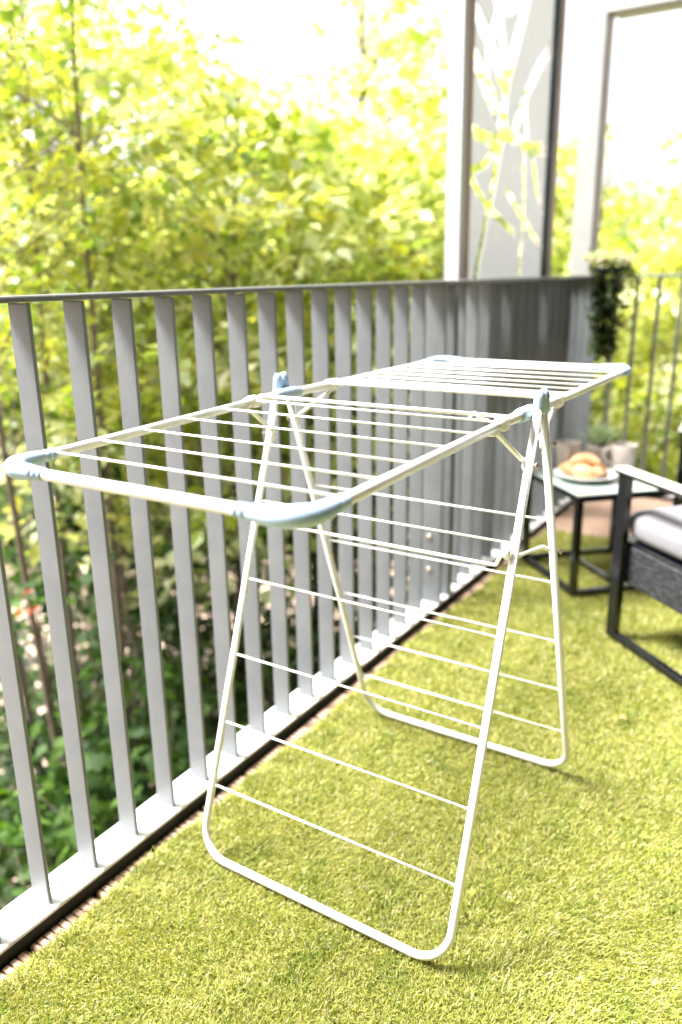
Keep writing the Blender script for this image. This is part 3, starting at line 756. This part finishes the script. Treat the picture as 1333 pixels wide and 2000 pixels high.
tree(-43.5, 6.5, .5, -1.6, 1.3, 50, .09, DG+SG, 'loose dark shrub with sandy ground showing through its gaps', 'shrub', 'shrub', stems=4, trunk_r=.03, group='shrubs below the balcony')
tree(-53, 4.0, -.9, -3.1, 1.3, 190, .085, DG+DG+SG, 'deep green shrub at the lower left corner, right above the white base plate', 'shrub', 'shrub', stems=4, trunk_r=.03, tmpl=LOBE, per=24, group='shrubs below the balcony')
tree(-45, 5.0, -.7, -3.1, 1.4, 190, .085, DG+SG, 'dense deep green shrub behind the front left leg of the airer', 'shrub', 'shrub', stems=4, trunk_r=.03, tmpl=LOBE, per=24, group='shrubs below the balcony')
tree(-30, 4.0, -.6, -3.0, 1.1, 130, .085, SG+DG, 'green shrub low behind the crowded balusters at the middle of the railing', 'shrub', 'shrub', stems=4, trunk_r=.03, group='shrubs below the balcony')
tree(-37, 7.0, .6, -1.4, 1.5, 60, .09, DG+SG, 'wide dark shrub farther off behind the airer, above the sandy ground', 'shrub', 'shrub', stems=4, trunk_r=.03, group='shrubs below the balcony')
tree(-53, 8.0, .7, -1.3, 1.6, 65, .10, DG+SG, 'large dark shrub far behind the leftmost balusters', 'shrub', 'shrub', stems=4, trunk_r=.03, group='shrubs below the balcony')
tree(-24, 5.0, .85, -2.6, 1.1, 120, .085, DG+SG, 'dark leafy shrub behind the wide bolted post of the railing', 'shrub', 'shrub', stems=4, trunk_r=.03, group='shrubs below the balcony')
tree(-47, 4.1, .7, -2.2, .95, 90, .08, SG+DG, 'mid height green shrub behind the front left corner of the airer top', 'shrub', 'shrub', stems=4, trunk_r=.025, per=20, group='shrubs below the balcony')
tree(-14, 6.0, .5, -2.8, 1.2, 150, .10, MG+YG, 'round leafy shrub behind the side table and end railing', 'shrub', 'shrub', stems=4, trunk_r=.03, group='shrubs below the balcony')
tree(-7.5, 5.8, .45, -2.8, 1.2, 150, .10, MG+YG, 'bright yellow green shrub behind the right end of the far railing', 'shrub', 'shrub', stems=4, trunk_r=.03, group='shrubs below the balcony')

# far wood: one mass of foliage closing the view
nc = 1500; az = rng.uniform(-64, 6, nc); dd = rng.uniform(13, 24, nc); hz = rng.random(nc)
topz = 1.0+.065*dd+.5*np.sin(az*.35)+.3*np.sin(az*1.1)
Cc = np.stack([CAM.x+dd*np.sin(np.radians(az)), CAM.y+dd*np.cos(np.radians(az)), -3.0+(topz+3.0)*hz**.8], 1)
fwood = crown('far_wood', Cc, rng.uniform(.6, 1.3, nc), 34, .22, YG+MG, LEAF4, None)
tag(fwood, 'hazy yellow green woodland closing the view behind the nearer trees', 'woodland', kind='stuff')

# hanging plant at the railing corner
hp = empty('hanging_plant', (.045, 4.20, 1.10)); tag(hp, 'dark trailing plant with pale flowers hung over the railing corner', 'plant')
MB().lathe([(1e-4, -.10), (.055, -.10), (.075, .02), (.078, .03), (.070, .03), (1e-4, .02)], n=24).build('pot', M['black'], hp)
nc = 110; t = rng.random(nc); a = rng.uniform(0, 2*PI, nc)
rr = (.11*(1-.72*t))*np.sqrt(rng.random(nc))
Cc = np.stack([rr*np.cos(a)+.01-.01*t, rr*np.sin(a)-.01, .06-.44*t], 1)
crown('foliage', Cc, np.full(nc, .035), 22, .026, DG+DG+[(.03, .05, .02), (.07, .11, .04), (.10, .12, .03)], LEAF4, hp, droop=.6, flat=.8, tilt=.8)
nf = 60; Cf = np.stack([rng.uniform(-.10, .11, nf), rng.uniform(-.08, .08, nf), rng.uniform(.055, .095, nf)], 1)
crown('flowering_foliage', Cf, np.full(nf, .018), 12, .024, [(.62, .50, .48), (.35, .45, .25), (.5, .5, .4), (.12, .22, .08)], LEAF4, hp, droop=.1, flat=.5, tilt=.6)

# petals and dry leaves dropped on the turf
def bit(name, x, y, rz, ln, wd, mt_, label, cat, grp):
    mb = MB(); V = []; F = []; n = 6
    for i in range(n+1):
        t = i/n; ww = wd*math.sin(PI*(.08+.84*t))**.7; z = .010+.004*math.sin(PI*t)
        V += [(-ln/2+ln*t, -ww, z+.002), (-ln/2+ln*t, 0, z), (-ln/2+ln*t, ww, z+.0025)]
    for i in range(n):
        a = 3*i; F += [(a, a+1, a+4, a+3), (a+1, a+2, a+5, a+4)]
    mb.add(V, F); o = mb.build(name, mt_); o.location = (x, y, 0); o.rotation_euler = (0, 0, rz); tag(o, label, cat, grp)
bit('petal', 1.085, .953, .3, .030, .003, M['petal'], 'white sliver of petal on the turf at the bottom right corner', 'petal', 'petals on the turf')
bit('petal', .660, .772, 1.2, .014, .004, M['petal'], 'small white petal on the turf at the bottom edge, below the airer foot', 'petal', 'petals on the turf')
bit('petal', .385, .580, .6, .012, .005, M['petal'], 'small white petal on the turf at the bottom edge, left of centre', 'petal', 'petals on the turf')
bit('dry_leaf', .652, 1.09, 1.4, .028, .004, M['dryleaf'], 'curled brown leaf under the lowest front rung of the airer', 'leaf', 'dry leaves on the turf')
bit('dry_leaf', .745, 1.93, .2, .020, .005, M['dryleaf'], 'tiny brown leaf on the turf in front of the armchair', 'leaf', 'dry leaves on the turf')
